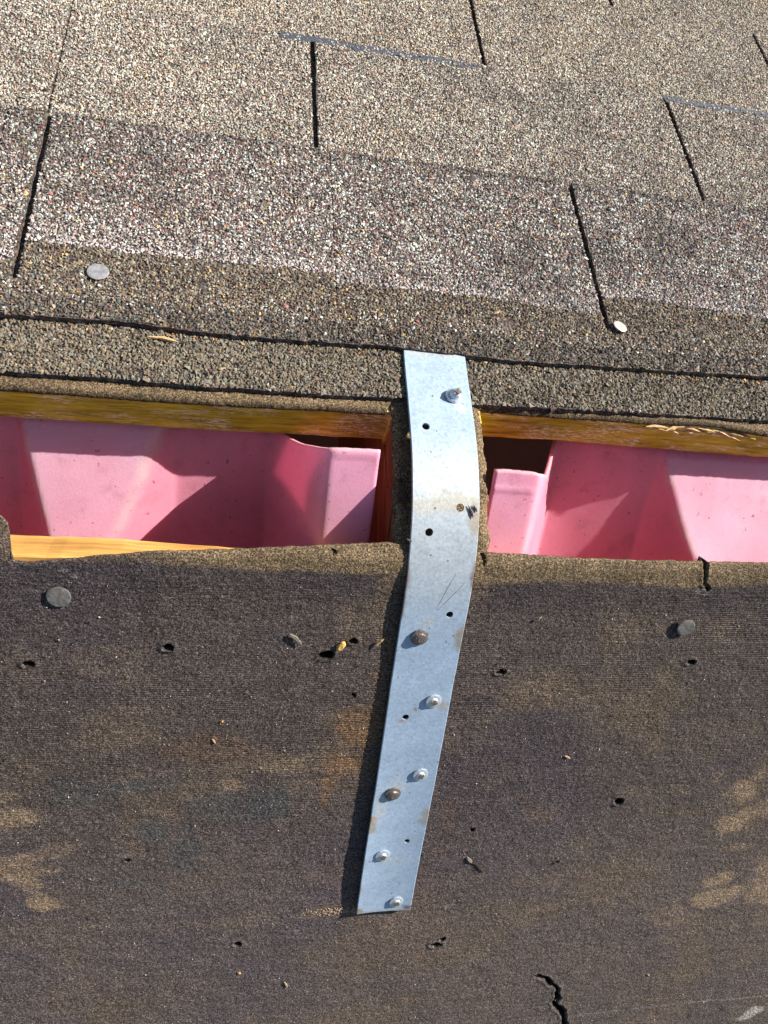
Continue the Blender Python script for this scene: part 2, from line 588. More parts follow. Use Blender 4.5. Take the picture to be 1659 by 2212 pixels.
# holes: x, e, rx, re, depth
HOLES = [(-.1842, -.0965, .0026, .0018), (-.1226, -.0873, .0026, .0018), (.0451, -.1022, .0026, .0014), (.1536, -.0957, .0023, .0015),
         (.1380, -.1969, .0026, .0024), (.0437, -.3147, .0036, .0026), (.0469, -.3098, .0018, .0020), (-.0811, -.2998, .0026, .0020),
         (-.0474, -.0916, .0036, .0024), (-.1426, -.2254, .0014, .0009), (-.0309, -.1158, .0011, .0009), (.0496, -.2142, .0012, .0012), (.110, -.245, .0012, .0010), (-.0350, -.0832, .0022, .0013)]
CRACKS = [([(.1431, -.0320), (.1430, -.0392), (.1440, -.0430), (.1450, -.0466), (.1484, -.0488)], .0009),
          ([(.1220, -.3551), (.1309, -.3616), (.1389, -.3710), (.1424, -.3815), (.1400, -.3863), (.1497, -.3980), (.1562, -.4132), (.160, -.44)], .0019),
          ([(.0225, -.0345), (.0235, -.0395)], .0005), ([(-.0490, -.0335), (-.0475, -.0375)], .0005)]


def seg_dist(x, y, pts):
    d = np.full(x.shape, 9.)
    for (a, b) in zip(pts[:-1], pts[1:]):
        ax, ay = a
        bx, by = b[0] - a[0], b[1] - a[1]
        t = np.clip(((x - ax) * bx + (y - ay) * by) / (bx * bx + by * by), 0, 1)
        d = np.minimum(d, np.hypot(x - ax - t * bx, y - ay - t * by))
    return d


xs = axis_spread(-.262, .365, .0009, -1.2, 1.3)
es = axis_spread(-.470, -.0300, .0009, -1.08, -.0300)
XX, EG = np.meshgrid(xs, es)
lip = np.interp(XX, lip_x, lip_e) + .0004 * fbm(XX, XX * 0, .004, 21) * (XX > -.3) - .0004
w = sstep(-.080, -.030, EG)
EE = EG + (lip + .030) * w
H = .0007 * fbm(XX, EE, .06, 1) + .00035 * fbm(XX, EE, .009, 2, 3)
tear = np.exp(-((XX + .1880) / .005) ** 2) * sstep(-.085, -.06, EG)
H += .00013 * rng.standard_normal(XX.shape) * (1 - tear)
rows = np.sin(2 * np.pi * (EE + .0016 * vn(XX, EE, .05, 31)) / .0021)
rmask = sstep(-.1, .4, fbm(XX, EE, .05, 33)) * sstep(-.26, -.20, EE) * (1 - sstep(-.052, -.048, EE))
H += .00010 * rows * (.3 + rmask)
H -= .0045 * sstep(-.0430, -.0300, EE + .0) ** 1.3 * np.clip((EE + .043) / .012, 0, 2) * .8     # droops over the cut edge
band = np.interp(XX, band_x, band_e) + .0012 * fbm(XX, EE, .012, 41)
inband = sstep(-.0012, .0016, EE - band)

mott = fbm(XX, EE, .035, 51)
m2 = fbm(XX, EE, .11, 52)
col = DARK + (PURP - DARK) * sstep(-.3, .4, fbm(XX, EE, .08, 53))[..., None]
def lay(c, mask):
    global col
    col = col + (np.asarray(c) - col) * np.clip(mask, 0, 1)[..., None]
col = col * (1 + .32 * (1 - sstep(-.30, -.14, EE)))[..., None]
lay(TAN * .62, .50 * sstep(.02, .5, mott + .3 * m2) * (.55 + .45 * rows * rmask))
lay(TAN * .8, .35 * rmask * sstep(.2, .9, rows) * sstep(-.1, .3, mott))
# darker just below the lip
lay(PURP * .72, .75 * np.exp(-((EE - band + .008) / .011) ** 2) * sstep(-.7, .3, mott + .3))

def patch(x, e, rx, re, c, s, rot=0, seed=0, hard=.35):
    dx, de = XX - x, EE - e
    cr, sr = math.cos(rot), math.sin(rot)
    q = np.hypot((dx * cr + de * sr) / rx, (-dx * sr + de * cr) / re) + .95 * fbm(XX * .7, EE, .011, 60 + seed)
    lay(c, s * (1 - sstep(1 - hard, 1 + hard * .4, q)) * (.66 + .22 * vn(XX, EE, .0016, 99 + seed) + .22 * rows))
# finger-shaped tan scuffs, left and right
for k, (x, e, rx, re, rot, s) in enumerate([(-.199, -.193, .014, .0075, .1, .75), (-.193, -.2325, .013, .013, .5, .8), (-.184, -.257, .016, .008, -.3, .85), (-.201, -.178, .01, .004, 0, .4),
                                            (-.178, -.215, .012, .006, .2, .3)]):
    patch(x, e, rx, re, TAN * 1.15, min(1, s * 1.1), rot, k, .5)
for k, (x, e, rx, re, rot, s) in enumerate([(.222, -.192, .012, .010, .6, .6), (.226, -.217, .016, .011, .35, .75), (.250, -.205, .018, .012, .3, .5), (.233, -.272, .014, .0075, .1, .8), (.236, -.287, .017, .0075, .15, .65),
                                            (.266, -.262, .014, .016, .6, .6), (.272, -.290, .020, .012, .2, .65), (.232, -.242, .012, .004, 0, .4), (.206, -.305, .02, .01, 0, .25), (.200, -.180, .008, .005, 0, .35)]):
    patch(x, e, rx, re, TAN * 1.25, min(1, s * 1.1), rot, 20 + k, .5)
for k, (x, e, rx, re, c, s) in enumerate([
        (-.026, -.137, .014, .016, RUST, .75), (-.030, -.160, .022, .010, RUST * 1.1, .75), (-.066, -.161, .022, .007, TAN * .9, .7), (-.090, -.1735, .0085, .0065, TAN * 1.15, .85),
        (-.039, -.178, .004, .012, RUST, .6), (-.1, -.150, .03, .01, RUST * .8, .35), (-.016, -.105, .006, .03, RUST * .9, .5), (-.020, -.075, .007, .02, TAN * .6, .5),
        (-.130, -.171, .022, .008, GREEN, .75), (-.093, -.189, .018, .010, GREEN, .85), (-.069, -.186, .013, .012, GREEN, .85), (-.131, -.203, .009, .012, GREEN, .8), (-.112, -.219, .008, .015, GREEN, .75),
        (-.160, -.175, .02, .01, GREEN, .55), (-.14, -.245, .02, .008, GREEN, .55), (-.125, -.170, .008, .006, PURP, .7), (.135, -.382, .016, .009, GREEN, .6), (.062, -.308, .006, .003, GREEN, .7), (-.06, -.325, .02, .01, GREEN, .3),
        (-.160, -.100, .03, .012, TAN * .7, .35), (-.150, -.135, .03, .014, TAN * .75, .45), (-.186, -.156, .02, .014, TAN * .6, .35), (.075, -.115, .03, .012, TAN * .65, .4), (.130, -.120, .04, .02, TAN * .6, .35),
        (.09, -.205, .012, .008, TAN * .7, .45), (.15, -.27, .03, .02, TAN * .6, .35), (.10, -.29, .05, .012, TAN * .55, .4), (-.10, -.28, .04, .008, TAN * .55, .45), (-.03, -.277, .025, .005, TAN * .8, .6),
        (.03, -.26, .008, .03, RUST * .6, .3), (.19, -.15, .04, .02, TAN * .6, .3), (.034, -.21, .006, .02, RUST * .6, .35), (.03, -.33, .05, .012, TAN * .5, .3), (.2, -.35, .06, .02, TAN * .5, .25), (-.13, -.34, .06, .02, TAN * .45, .25),
        (.170, -.19, .03, .004, TAN * .6, .3), (.18, -.21, .03, .004, TAN * .6, .3)]):
    patch(x, e, rx, re, c, s, 0, 40 + k, .8)
# brown band where the felt bends over the board
lay(LIP * (.80 + .25 * fbm(XX, EE, .02, 71))[..., None], inband * (.93 + .07 * vn(XX, EE, .002, 72)) * (1 - .55 * sstep(-.09, -.15, XX)))
lay(LIP * .8, .55 * sstep(-.030, -.022, XX) * (1 - sstep(.026, .034, XX)) * sstep(-.075, -.04, EE))
# pale scratch low right, white scuffs, grey tar dabs
lay(GREY, .75 * (1 - sstep(.0003, .0011, seg_dist(XX, EE, [(.150, -.4045), (.200, -.4035), (.2368, -.4027), (.3186, -.4035)]))) * (.6 + .4 * vn(XX, EE, .01, 81)))
patch(.309, -.4235, .010, .006, GREY * 1.7, .9, .7, 90)
patch(.1475, -.0505, .0050, .0030, GREY * .8, .8, 0, 91)
patch(-.1660, -.0470, .0025, .0022, GREY * .8, .7, 0, 92)
patch(-.1615, -.0500, .0018, .0018, GREY * .9, .7, 0, 93)

for k, (hx, he, rx, re) in enumerate(HOLES):
    q = np.hypot((XX - hx) / rx, (EE - he) / re) + .18 * vn(XX, EE, .0022, 200 + k)
    H -= .0080 * (1 - sstep(.65, 1.0, q))
    H += .0007 * np.exp(-((q - 1.25) / .3) ** 2)
    lay(DARK * .07, .98 * (1 - sstep(.95, 1.22, q)))  # hole interiors painted near black, standing in for shade inside
    if k < 8:
        qq = np.hypot((XX - hx + rx * .9) / rx, (EE - he + re * .8) / re)
        lay(GREY, .28 * (1 - sstep(.35, .8, qq)) * sstep(.8, 1.1, q))
for k, (pts, wd) in enumerate(CRACKS):
    d = seg_dist(XX + .0012 * vn(XX, EE, .004, 300), EE + .0012 * vn(XX, EE, .004, 301), pts)
    wv = wd * (1 + .45 * vn(XX, EE, .006, 302 + k))
    H -= .0055 * (1 - sstep(.45, 1.0, d / wv))
    H += .0005 * np.exp(-((d / wv - 1.5) / .5) ** 2)
    lay(DARK * .12, .97 * (1 - sstep(.8, 1.1, d / wv)))
V = near(XX, EE, H)
# fold the upper edge down so the sheet has a thickness
last = V[-1]
thk = near(xs * 0, 0.0, -.0012) + last
back = near(xs * 0, -.004, -.0014) + last
V = np.concatenate([V, thk[None], back[None]], 0)
col = np.concatenate([col, col[-1:] * .8, col[-1:] * .6], 0)
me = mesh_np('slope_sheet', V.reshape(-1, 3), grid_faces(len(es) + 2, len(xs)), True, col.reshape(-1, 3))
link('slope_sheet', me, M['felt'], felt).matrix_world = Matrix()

# felt strip along the far side of the openings
def far_strip(x0, x1, fx, fv, out0, out1, seed):
    xs = axis_spread(x0, x1, .0009, out0, out1) if out0 < x0 or out1 > x1 else np.arange(x0, x1 + .0001, .0009)
    us = np.linspace(0, 1, 34)                          # 0 = ridge-side edge
    XX, UU = np.meshgrid(xs, us)
    edge = np.interp(XX, fx, fv) + .0003 * fbm(XX, XX * 0, .02, seed) + .00012 * vn(XX, XX * 0, .0012, seed + 1)
    VV = edge + UU * (.085 - edge)
    dd = VV - edge
    H = -.0116 - .0024 * (1 - sstep(0, .0022, dd)) ** 1.5 + .0004 * fbm(XX, VV, .02, seed + 2) + .00015 * rng.standard_normal(XX.shape)
    H += .0022 * np.exp(-((XX - .158) / .022) ** 2) * (1 - sstep(0, .006, dd))       # lifted over the splintered spot
    c = LIP * .72 + 0 * XX[..., None]
    c = c * ((1 + .22 * fbm(XX, VV, .012, seed + 4)) * (1 - .35 * (1 - sstep(.0005, .0028, dd))))[..., None]  # edge colour darkened, painting shade where the strip turns from the sun
    V = far(XX, VV, H)
    thk = V[0] + far(xs * 0, 0.0008, -.0016)
    back = V[0] + far(xs * 0, .005, -.0018)
    V = np.concatenate([back[None], thk[None], V], 0)
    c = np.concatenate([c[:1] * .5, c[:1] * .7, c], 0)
    return mesh_np('edge_strip', V.reshape(-1, 3), grid_faces(len(us) + 2, len(xs)), True, c.reshape(-1, 3))

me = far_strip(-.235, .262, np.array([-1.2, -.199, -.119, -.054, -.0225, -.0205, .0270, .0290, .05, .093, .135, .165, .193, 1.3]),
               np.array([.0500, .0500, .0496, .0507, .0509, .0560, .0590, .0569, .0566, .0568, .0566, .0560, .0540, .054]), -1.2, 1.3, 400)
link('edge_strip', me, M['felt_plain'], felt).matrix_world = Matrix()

# felt over the uncut bridge
pr_y = np.array([-.0405, -.0330, -.0240, -.0120, .000, .012, .024, .0370, .0440, .0510])
pr_z = np.array([-.0232, -.0195, -.0196, -.0212, -.0232, -.0256, -.0284, -.0324, -.0357, -.0395])
ts = np.linspace(pr_y[0], pr_y[-1], 110)
xs = np.arange(-.0225, .0292, .0009)
XX, TT = np.meshgrid(xs, ts)
eL = -.0203 + .0006 * vn(TT, TT * 0, .006, 500) + .0004 * vn(TT, TT * 0, .0016, 501)
eR = .0272 + .0009 * vn(TT, TT * 0, .007, 502) + .0004 * vn(TT, TT * 0, .0016, 503) - .0012 * sstep(.0, .03, TT)
U = (XX - xs[0]) / (xs[-1] - xs[0])
X2 = eL + (eR - eL) * U
ZZ = np.interp(TT, pr_y, pr_z) + .0006 * fbm(X2, TT, .012, 510) + .00015 * rng.standard_normal(XX.shape)
edge = np.minimum(U, 1 - U) * .047
ZZ -= .0016 * (1 - sstep(0, .003, edge))
c = LIP * .78 * (1 + .25 * fbm(X2, TT, .012, 511))[..., None]
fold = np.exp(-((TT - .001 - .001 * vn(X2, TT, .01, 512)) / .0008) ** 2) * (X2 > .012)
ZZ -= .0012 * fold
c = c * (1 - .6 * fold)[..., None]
V = np.stack([X2, TT, ZZ], -1)
drop = np.array([0, 0, -.0016])
V = np.concatenate([(V[:, :1] + drop), V, (V[:, -1:] + drop)], 1)
c = np.concatenate([c[:, :1] * .6, c, c[:, -1:] * .6], 1)
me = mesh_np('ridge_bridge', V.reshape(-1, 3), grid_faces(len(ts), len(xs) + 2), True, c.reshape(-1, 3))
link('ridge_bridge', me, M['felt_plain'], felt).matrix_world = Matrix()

# wooden block left standing between the two openings, under that felt
bm = bmesh.new()
prof = [(y, z - .0030) for y, z in zip(pr_y[1:-1], pr_z[1:-1])]
prof += [(y, z - .0210) for y, z in prof[::-1]]
A = [bm.verts.new((BX0 + .0012, y, z)) for y, z in prof]
B = [bm.verts.new((BX1 - .0014, y, z)) for y, z in prof]
bm.faces.new(A); bm.faces.new(B[::-1])
for i in range(len(prof)):
    j = (i + 1) % len(prof)
    bm.faces.new((A[i], B[i], B[j], A[j]))
bmesh.ops.recalc_face_normals(bm, faces=bm.faces)
me = bpy.data.meshes.new('ridge_block'); bm.to_mesh(me); bm.free()
tag(link('ridge_block', me, M['rafter']), 'reddish wood block left uncut under the strap between the two openings', 'board')

# ------------------------------------------------------------------ shingles
roof = tag(empty('roof', (0, .1, -.05)), 'shingled far slope of the roof', None, None, 'structure')
TILT = .0035 / .120
def course_top(vb):
    return lambda v: -TILT * (vb - v)

PAL = np.array([(.52, .58, .52), (.46, .45, .42), (.40, .34, .26), (.27, .225, .19), (.185, .155, .14), (.11, .092, .086), (.30, .13, .11), (.52, .39, .17), (.40, .31, .29), (.31, .36, .33)])
W_TOP = np.array([.12, .15, .20, .17, .12, .07, .03, .05, .05, .04])
W_MID = np.array([.14, .13, .13, .17, .15, .11, .045, .02, .06, .05])
W_LOW = np.array([.14, .11, .06, .18, .19, .16, .05, .015, .07, .04])
PAL_COV = np.array([(.20, .16, .105), (.15, .12, .085), (.11, .085, .062), (.22, .21, .17), (.17, .19, .165), (.36, .26, .12), (.40, .37, .32), (.07, .055, .045), (.17, .09, .065)])
W_COV = np.array([.24, .22, .17, .10, .08, .03, .02, .12, .02])
W_STR = np.array([.18, .19, .14, .13, .15, .035, .025, .12, .03])

base_oct = np.array([(1, 0, 0), (-1, 0, 0), (0, 1, 0), (0, -1, 0), (0, 0, 1), (0, 0, -1)], float)
oct_f = np.array([(0, 2, 4), (2, 1, 4), (1, 3, 4), (3, 0, 4), (2, 0, 5), (1, 2, 5), (3, 1, 5), (0, 3, 5)])


def stones(P, basis, size, cols, name):
    """many small angular stones in one mesh: P centres (n,3), basis 3x3 (columns tangent, tangent, normal)"""
    n = len(P)
    v = base_oct[None] * (1 + .45 * rng.uniform(-1, 1, (n, 6, 1)))
    v = v + .32 * rng.uniform(-1, 1, (n, 6, 3))
    sc = np.stack([rng.uniform(.75, 1.3, n), rng.uniform(.65, 1.1, n), rng.uniform(.45, .85, n)], -1) * size[:, None]
    v = v * sc[:, None, :]
    a = rng.uniform(0, 2 * np.pi, n)
    ca, sa = np.cos(a)[:, None], np.sin(a)[:, None]
    tl = rng.normal(0, .35, (n, 1))
    z = v[..., 2] + tl * v[..., 0]
    x = v[..., 0] * ca - v[..., 1] * sa
    y = v[..., 0] * sa + v[..., 1] * ca
    v = np.stack([x, y, z], -1) @ basis.T
    V = (P[:, None, :] + v).reshape(-1, 3)
    F = (oct_f[None] + 6 * np.arange(n)[:, None, None]).reshape(-1, 3)
    return mesh_np(name, V, F, False, np.repeat(cols, 6, 0))


FAR_B = np.array(FAR_M.to_3x3())
NEAR_B = np.array(NEAR_M.to_3x3())


def pick(pal, wts, n):
    w_ = wts / wts.sum()
    return pal[rng.choice(len(pal), n, p=w_)]


PALE_X = np.array([-1.2, -.2107, -.2036, -.2020, -.1986, -.1463, -.0528, -.0470, -.0455, -.0208, .0495, .090, .1068, .1075, .137, .2146, 1.3])
PALE_V = np.array([.120, .1200, .1210, .1350, .1358, .1340, .1345, .1350, .1262, .1290, .1278, .1245, .124, .1385, .1395, .1350, .134])
SEAL = [(-.077, .072, 1), (.205, .330, 1)]


def shingle(k, vb, head, x0, x1, slots, edge_pts=None, slot_head=None, seed=0, vis=True):
    """one shingle of course k: butt edge at vb (far), head edge at head (ridge side); slots are cut in from the butt"""
    top = course_top(vb)
    sh = slot_head if slot_head is not None else vb - .122
    j = .0004
    line = [(x0, vb)]
    r = random.Random(seed)
    for sx in sorted(slots):
        lean = r.uniform(-.0006, .0006)
        line += [(sx - .0016, vb), (sx - .0015 + lean - .002 * 0, sh), (sx + .0015 + lean, sh + .0006), (sx + .0016, vb)]
    line += [(x1, vb)]
    pts = rough_line(line, .005, j, seed)
    pts += rough_line([(x1, vb), (x1, head)], .006, .0002, seed + 1)
    if edge_pts is None:
        edge_pts = [(x1, head), (x0, head)]
    pts += rough_line(edge_pts, .004, .0005, seed + 2)
    pts += rough_line([(x0, head), (x0, vb)], .006, .0002, seed + 3)
    o = link('shingle', prism(pts, top, .0026, far, 'shingle'), M['shingle'], roof)
    o.matrix_world = Matrix()
    bpy.context.view_layer.update()
    if not vis:
        return o
    # granules over the uncovered area inside the seen part of the roof
    lo = .055 if k <= 1 else vb - .1215
    xa, xb = max(x0, -.33), min(x1, .47)
    st = .00128
    gx, gv = np.meshgrid(np.arange(xa, xb, st), np.arange(lo, vb, st * .96))
    gx = (gx + rng.uniform(-.5, .5, gx.shape) * st).ravel()
    gv = (gv + rng.uniform(-.5, .5, gv.shape) * st).ravel()
    keep = (gx > x0) & (gx < x1) & (gv < vb - .0003)
    keep &= gv < .338 + (gx + .245) * .333 + .05
    keep &= (gx > -.215 - .12 * gv - .03) & (gx < .19 + .34 * (gv - .05) + .05)
    for sx in slots:
        keep &= ~((np.abs(gx - sx) < .0019) & (gv > sh - .0004))
    if k == 0:
        ed = np.interp(gx, [p[0] for p in edge_pts[::-1]], [p[1] for p in edge_pts[::-1]])
        keep &= gv > ed + .0005
    if k == 1:
        ed = np.interp(gx, [p[0] for p in edge_pts[::-1]], [p[1] for p in edge_pts[::-1]])
        keep &= ((gv > vb - .1215) | (gv < .0885)) & (gv > ed + .0004)
        keep &= ~((gx > -.0115) & (gx < .0235) & (gv < .0870) & (gv > .058) & (rng.random(len(gx)) < .75))
    # bare spots
    bare = fbm(gx, gv, .010, 600 + k * 7) + .5 * vn(gx, gv, .004, 601)
    thin = np.where(bare > .62, .55, .04 if k else .06)
    for (bx, bv, br) in ((-.1138, .1154, .0028), (.0466, .1102, .005), (.1673, .1215, .003), (.050, .112, .004)):
        if k == 0:
            thin = np.maximum(thin, .9 * (np.hypot(gx - bx, gv - bv) < br))
    # worn asphalt line along parts of the butt edges, and beside joints
    if k == 1:
        for a, b, _ in SEAL:
            thin = np.maximum(thin, .70 * ((gx > a) & (gx < b) & (gv > vb - .0078 - .0015 * vn(gx, gv, .012, 77))))
    keep &= rng.random(len(gx)) > thin
    gx, gv = gx[keep], gv[keep]
    n = len(gx)
    if n == 0:
        return o
    size = rng.uniform(.00060, .00102, n) * np.where(rng.random(n) < .08, 1.35, 1)
    cols = pick(PAL, W_TOP if k >= 2 else W_MID, n)
    if k == 0:
        cols = pick(PAL, W_LOW, n)
        pv = np.interp(gx, PALE_X, PALE_V)
        d = gv - pv + .0015 * fbm(gx, gv, .01, 610)
        cov = d < 0
        cc = pick(PAL_COV, W_COV, n)
        cols = np.where(cov[:, None], cc, cols)
        dirt = np.exp(-((gv - .103) / .006) ** 2)
        gr = cov & (rng.random(n) < .20 * dirt)
        cols[gr] = pick(PAL, W_LOW, int(gr.sum()))
        blk = cov & (gv < .101) & (rng.random(n) < .55)
        cols[blk] *= np.array([.42, .46, .52])
        # pale dust along the old vent's edge
        dust = (.62 * np.exp(-(np.maximum(d, 0) / .0026) ** 1.5) + .50 * np.exp(-(np.maximum(d, 0) / .013) ** 1.5)) * (d > 0) * (.75 + .4 * fbm(gx, gv, .012, 611))
        dust = np.clip(dust, 0, .9)[:, None]
        cols = cols * (1 - dust) + np.array([.48, .43, .415]) * dust
        dk = sstep(.05, .5, fbm(gx, gv, .035, 612)) * (~cov)
        cols *= (1 - .35 * dk)[:, None]
        butt = np.exp(-((vb - gv) / .006) ** 2) * (.6 + .5 * fbm(gx, gv, .03, 614))
        cols *= (1 - np.clip(.6 * butt, 0, .8))[:, None]
        cols *= np.where(cov, 1.28, 1.12)[:, None] * np.array([1.0, .965, .96])
    else:
        dk = sstep(.0, .6, fbm(gx, gv, .04, 613 + k))
        cols *= (1 - .28 * dk)[:, None]
        yel = sstep(.1, .6, fbm(gx, gv, .05, 620 + k)) * (rng.random(n) < .25)
        cols = cols * (1 - .5 * yel)[:, None] + np.array([.46, .34, .16]) * (.5 * yel)[:, None]
    if k >= 1:
        cols = cols * .66 + .34 * cols.mean(0)
        cols *= np.array([1.30, 1.245, 1.18])
    if k == 1:
        low = gv < .0885
        cc = pick(PAL_COV, W_STR, int(low.sum()))
        cols[low] = cc * .50 + np.array([.175, .140, .095]) * .55
        size[low] *= 1.22
    cols = cols * rng.uniform(.8, 1.2, (n, 1))
    cols = np.clip(cols, 0.012, .8)
    P = far(gx, gv, -TILT * (vb - gv) + .00015 + rng.uniform(-.0001, .0003, n))
    g = link('granules', stones(P, FAR_B, size, cols, 'granules'), M['granule'], o)
    g.matrix_world = Matrix()
    g['kind'] = 'stuff'
    if k == 1:
        for a, b, _ in SEAL:
            a, b = max(a, x0 + .001), min(b, x1 - .001)
            if b - a < .01: continue
            ol = rough_line([(a, vb - .0003), (b, vb - .0003)], .003, .0002, 5) + rough_line([(b, vb - .0068), (a, vb - .0078)], .002, .0020, 6)
            tl = link('tar_line', prism(ol, lambda v: top(v) + .00022, .0010, far, 'tar_line'), M['tar'], o)
            tl.matrix_world = Matrix()
    return o


E0 = [(.62, .0895), (.2018, .0896), (.125, .0870), (.0444, .0852), (-.0203, .0877), (-.0455, .0870)]
E0b = [(-.0463, .0870), (-.0767, .0860), (-.1212, .0868), (-.1534, .0889), (-.204, .0871), (-.2230, .0871)]
E1 = [(.62, .061), (.193, .0608), (.093, .0593), (.0261, .0574), (-.0219, .0576), (-.0765, .0567), (-.1195, .0563), (-.1606, .0572), (-.1996, .0566), (-.62, .0565)]


def cut(pts, xa, xb):
    """part of a right-to-left edge polyline between xb (right) and xa"""
    f = lambda x: float(np.interp(x, [p[0] for p in pts[::-1]], [p[1] for p in pts[::-1]]))
    return [(xb, f(xb))] + [p for p in pts if xa < p[0] < xb] + [(xa, f(xa))]


shingle(0, .236, .087, -.0460, .62, [.1070, .365], cut(E0, -.0460, .62), .1146, 10)
shingle(0, .236, .087, -.2228, -.0463, [-.2020], cut(E0b, -.2228, -.0463), .1095, 20)
shingle(0, .2345, .087, -.62, -.2236, [-.40], [(-.2236, .0871), (-.62, .0871)], .11, 30)
shingle(1, .3555, .057, .0642, .70, [.2068, .49], cut(E1, .0642, .62), None, 40)
shingle(1, .3555, .057, -.2040, .0640, [-.0540], cut(E1, -.2040, .0640), None, 50)
shingle(1, .3555, .057, -.66, -.2048, [-.38], cut(E1, -.62, -.2048), None, 60)
shingle(2, .4745, .230, -.0764, .70, [.0690, .3230, .55], None, None, 70)
shingle(2, .4745, .230, -.66, -.0772, [-.25, -.45], None, None, 80)
shingle(3, .5935, .350, .010, .76, [.197, .44, .60], None, None, 90)
shingle(3, .5935, .350, -.62, .0092, [-.2, -.4], None, None, 100)
vb = .5935
for k in range(4, 8):
    vb += .119
    for q in range(4):
        xa = -1.2 + q * .62 + .1 * (k % 2)
        shingle(k, min(vb, 1.09), vb - .243, xa, xa + .6192, [xa + .17, xa + .40], None, None, 110 + k * 9 + q, False)
for k, vb in ((1, .3555), (2, .4745), (3, .5935)):
    for xa, xb in ((-1.2, -.6608), (.7608, 1.3)):
        shingle(k, vb, vb - .243, xa, xb, [xa + .25], None, None, 300 + k, False)
for xa, xb in ((-1.2, -.6208), (.6208, 1.3)):
    shingle(0, .236, .087, xa, xb, [xa + .25], None, None, 330, False)

# ------------------------------------------------------------------ metal strap
def bez(a, b, c, d, t):
    t = t[:, None]
    return a * (1 - t) ** 3 + 3 * b * t * (1 - t) ** 2 + 3 * c * t * t * (1 - t) + d * t ** 3

f0 = far(0, .0868, -.0060)[1:]
f1 = far(0, .0560, -.0064)[1:]
n1 = near(0, -.068, .0022)[1:]
n2 = near(0, -.2762, .0024)[1:]
hd = .050
arc = bez(f1, f1 + hd * np.array([-cp, sp]), n1 + hd * np.array([cp, sp]), n1, np.linspace(0, 1, 60))
path = np.concatenate([f0[None] + (f1 - f0)[None] * np.linspace(0, 1, 12)[:-1, None], arc, n1[None] + (n2 - n1)[None] * np.linspace(0, 1, 80)[1:, None]])
seg = np.hypot(*np.diff(path, axis=0).T)
S = np.concatenate([[0], np.cumsum(seg)])
L = S[-1]
tan = np.gradient(path, S, axis=0)
tan /= np.hypot(tan[:, 0], tan[:, 1])[:, None]


def strap_pt(s, t, h):
    """s along the strap from its far end, t across, h above its mid-plane"""
    y, z = np.interp(s, S, path[:, 0]), np.interp(s, S, path[:, 1])
    ty, tz = np.interp(s, S, tan[:, 0]), np.interp(s, S, tan[:, 1])
    xc = np.interp(s, [0, .10, .2, L], [.0040, .0026, .0031, .0041])
    return np.stack(np.broadcast_arrays(xc + t, y + tz * h, z - ty * h), -1)


def s_of(e=None, v=None):
    """arc length at slope position e (near) or v (far)"""
    if e is not None:
        p = near(0, e, .0015)[1:]
    else:
        p = far(0, v, -.006)[1:]
    return float(S[np.argmin(np.hypot(path[:, 0] - p[0], path[:, 1] - p[1]))])


strap = tag(empty('metal_strap', tuple(strap_pt(L * .36, 0, 0))), 'long galvanised steel strap screwed down across the roof ridge', 'strap')
HW, TH = .0165, .0006
ns, nt = 190, 22
bm = bmesh.new()
ch = .00035
rows_ = []
for i in range(ns + 1):
    s = L * i / ns
    tv = [-HW + ch] + [HW * (2 * q / nt - 1) for q in range(1, nt)] + [HW - ch]
    ring = [(t, TH) for t in tv] + [(HW, TH - ch), (HW, -TH)] + [(HW * .33, -TH), (-HW * .33, -TH)] + [(-HW, -TH), (-HW, TH - ch)]
    js = .0005 * math.sin(i * 3.7) if i in (0, ns) else 0
    rows_.append([bm.verts.new((s, t, h)) for t, h in ring])
nr = len(rows_[0])
for a, b in zip(rows_[:-1], rows_[1:]):
    for q in range(nr):
        bm.faces.new((a[q], a[(q + 1) % nr], b[(q + 1) % nr], b[q]))
bm.faces.new(rows_[0]); bm.faces.new(rows_[-1][::-1])
bmesh.ops.recalc_face_normals(bm, faces=bm.faces)
me = bpy.data.meshes.new('band'); bm.to_mesh(me); bm.free()
tmp = bpy.data.objects.new('band_blank', me); C.objects.link(tmp)
cut_bm = bmesh.new()
xc_of = lambda s: float(np.interp(s, [0, .10, .2, L], [.0040, .0026, .0031, .0041]))
hole_list = []
for (x, kind, q, rad) in ((-.0052, 'v', .0385, .00195), (.0096, 'm', .0075, .00195), (-.0051, 'e', -.0225, .00195), (.0104, 'e', -.0652, .0018), (-.0029, 'e', -.1294, .0018), (.0108, 'e', -.2181, .0016)):
    if kind == 'v': s = s_of(v=q)
    elif kind == 'e': s = s_of(e=q)
    else: s = float(np.interp(.0, -path[:, 0], S)) + q
    hole_list.append((s, x - xc_of(s), rad))
for (s, t, rad) in hole_list:
    bmesh.ops.create_cone(cut_bm, cap_ends=True, segments=20, radius1=rad, radius2=rad, depth=.01, matrix=Matrix.Translation((s, t, 0)))
cme = bpy.data.meshes.new('hole_cutter'); cut_bm.to_mesh(cme); cut_bm.free()
cut_o = bpy.data.objects.new('hole_cutter', cme); C.objects.link(cut_o)
bo = tmp.modifiers.new('holes', 'BOOLEAN'); bo.operation = 'DIFFERENCE'; bo.object = cut_o; bo.solver = 'EXACT'
bpy.context.view_layer.update()
dg = bpy.context.evaluated_depsgraph_get()
bmesh_me = bpy.data.meshes.new_from_object(tmp.evaluated_get(dg))
bpy.data.objects.remove(tmp); bpy.data.objects.remove(cut_o)
nv = len(bmesh_me.vertices)
co = np.empty(nv * 3, np.float32); bmesh_me.vertices.foreach_get('co', co); co = co.reshape(-1, 3).astype(float)
s_, t_, h_ = co.T
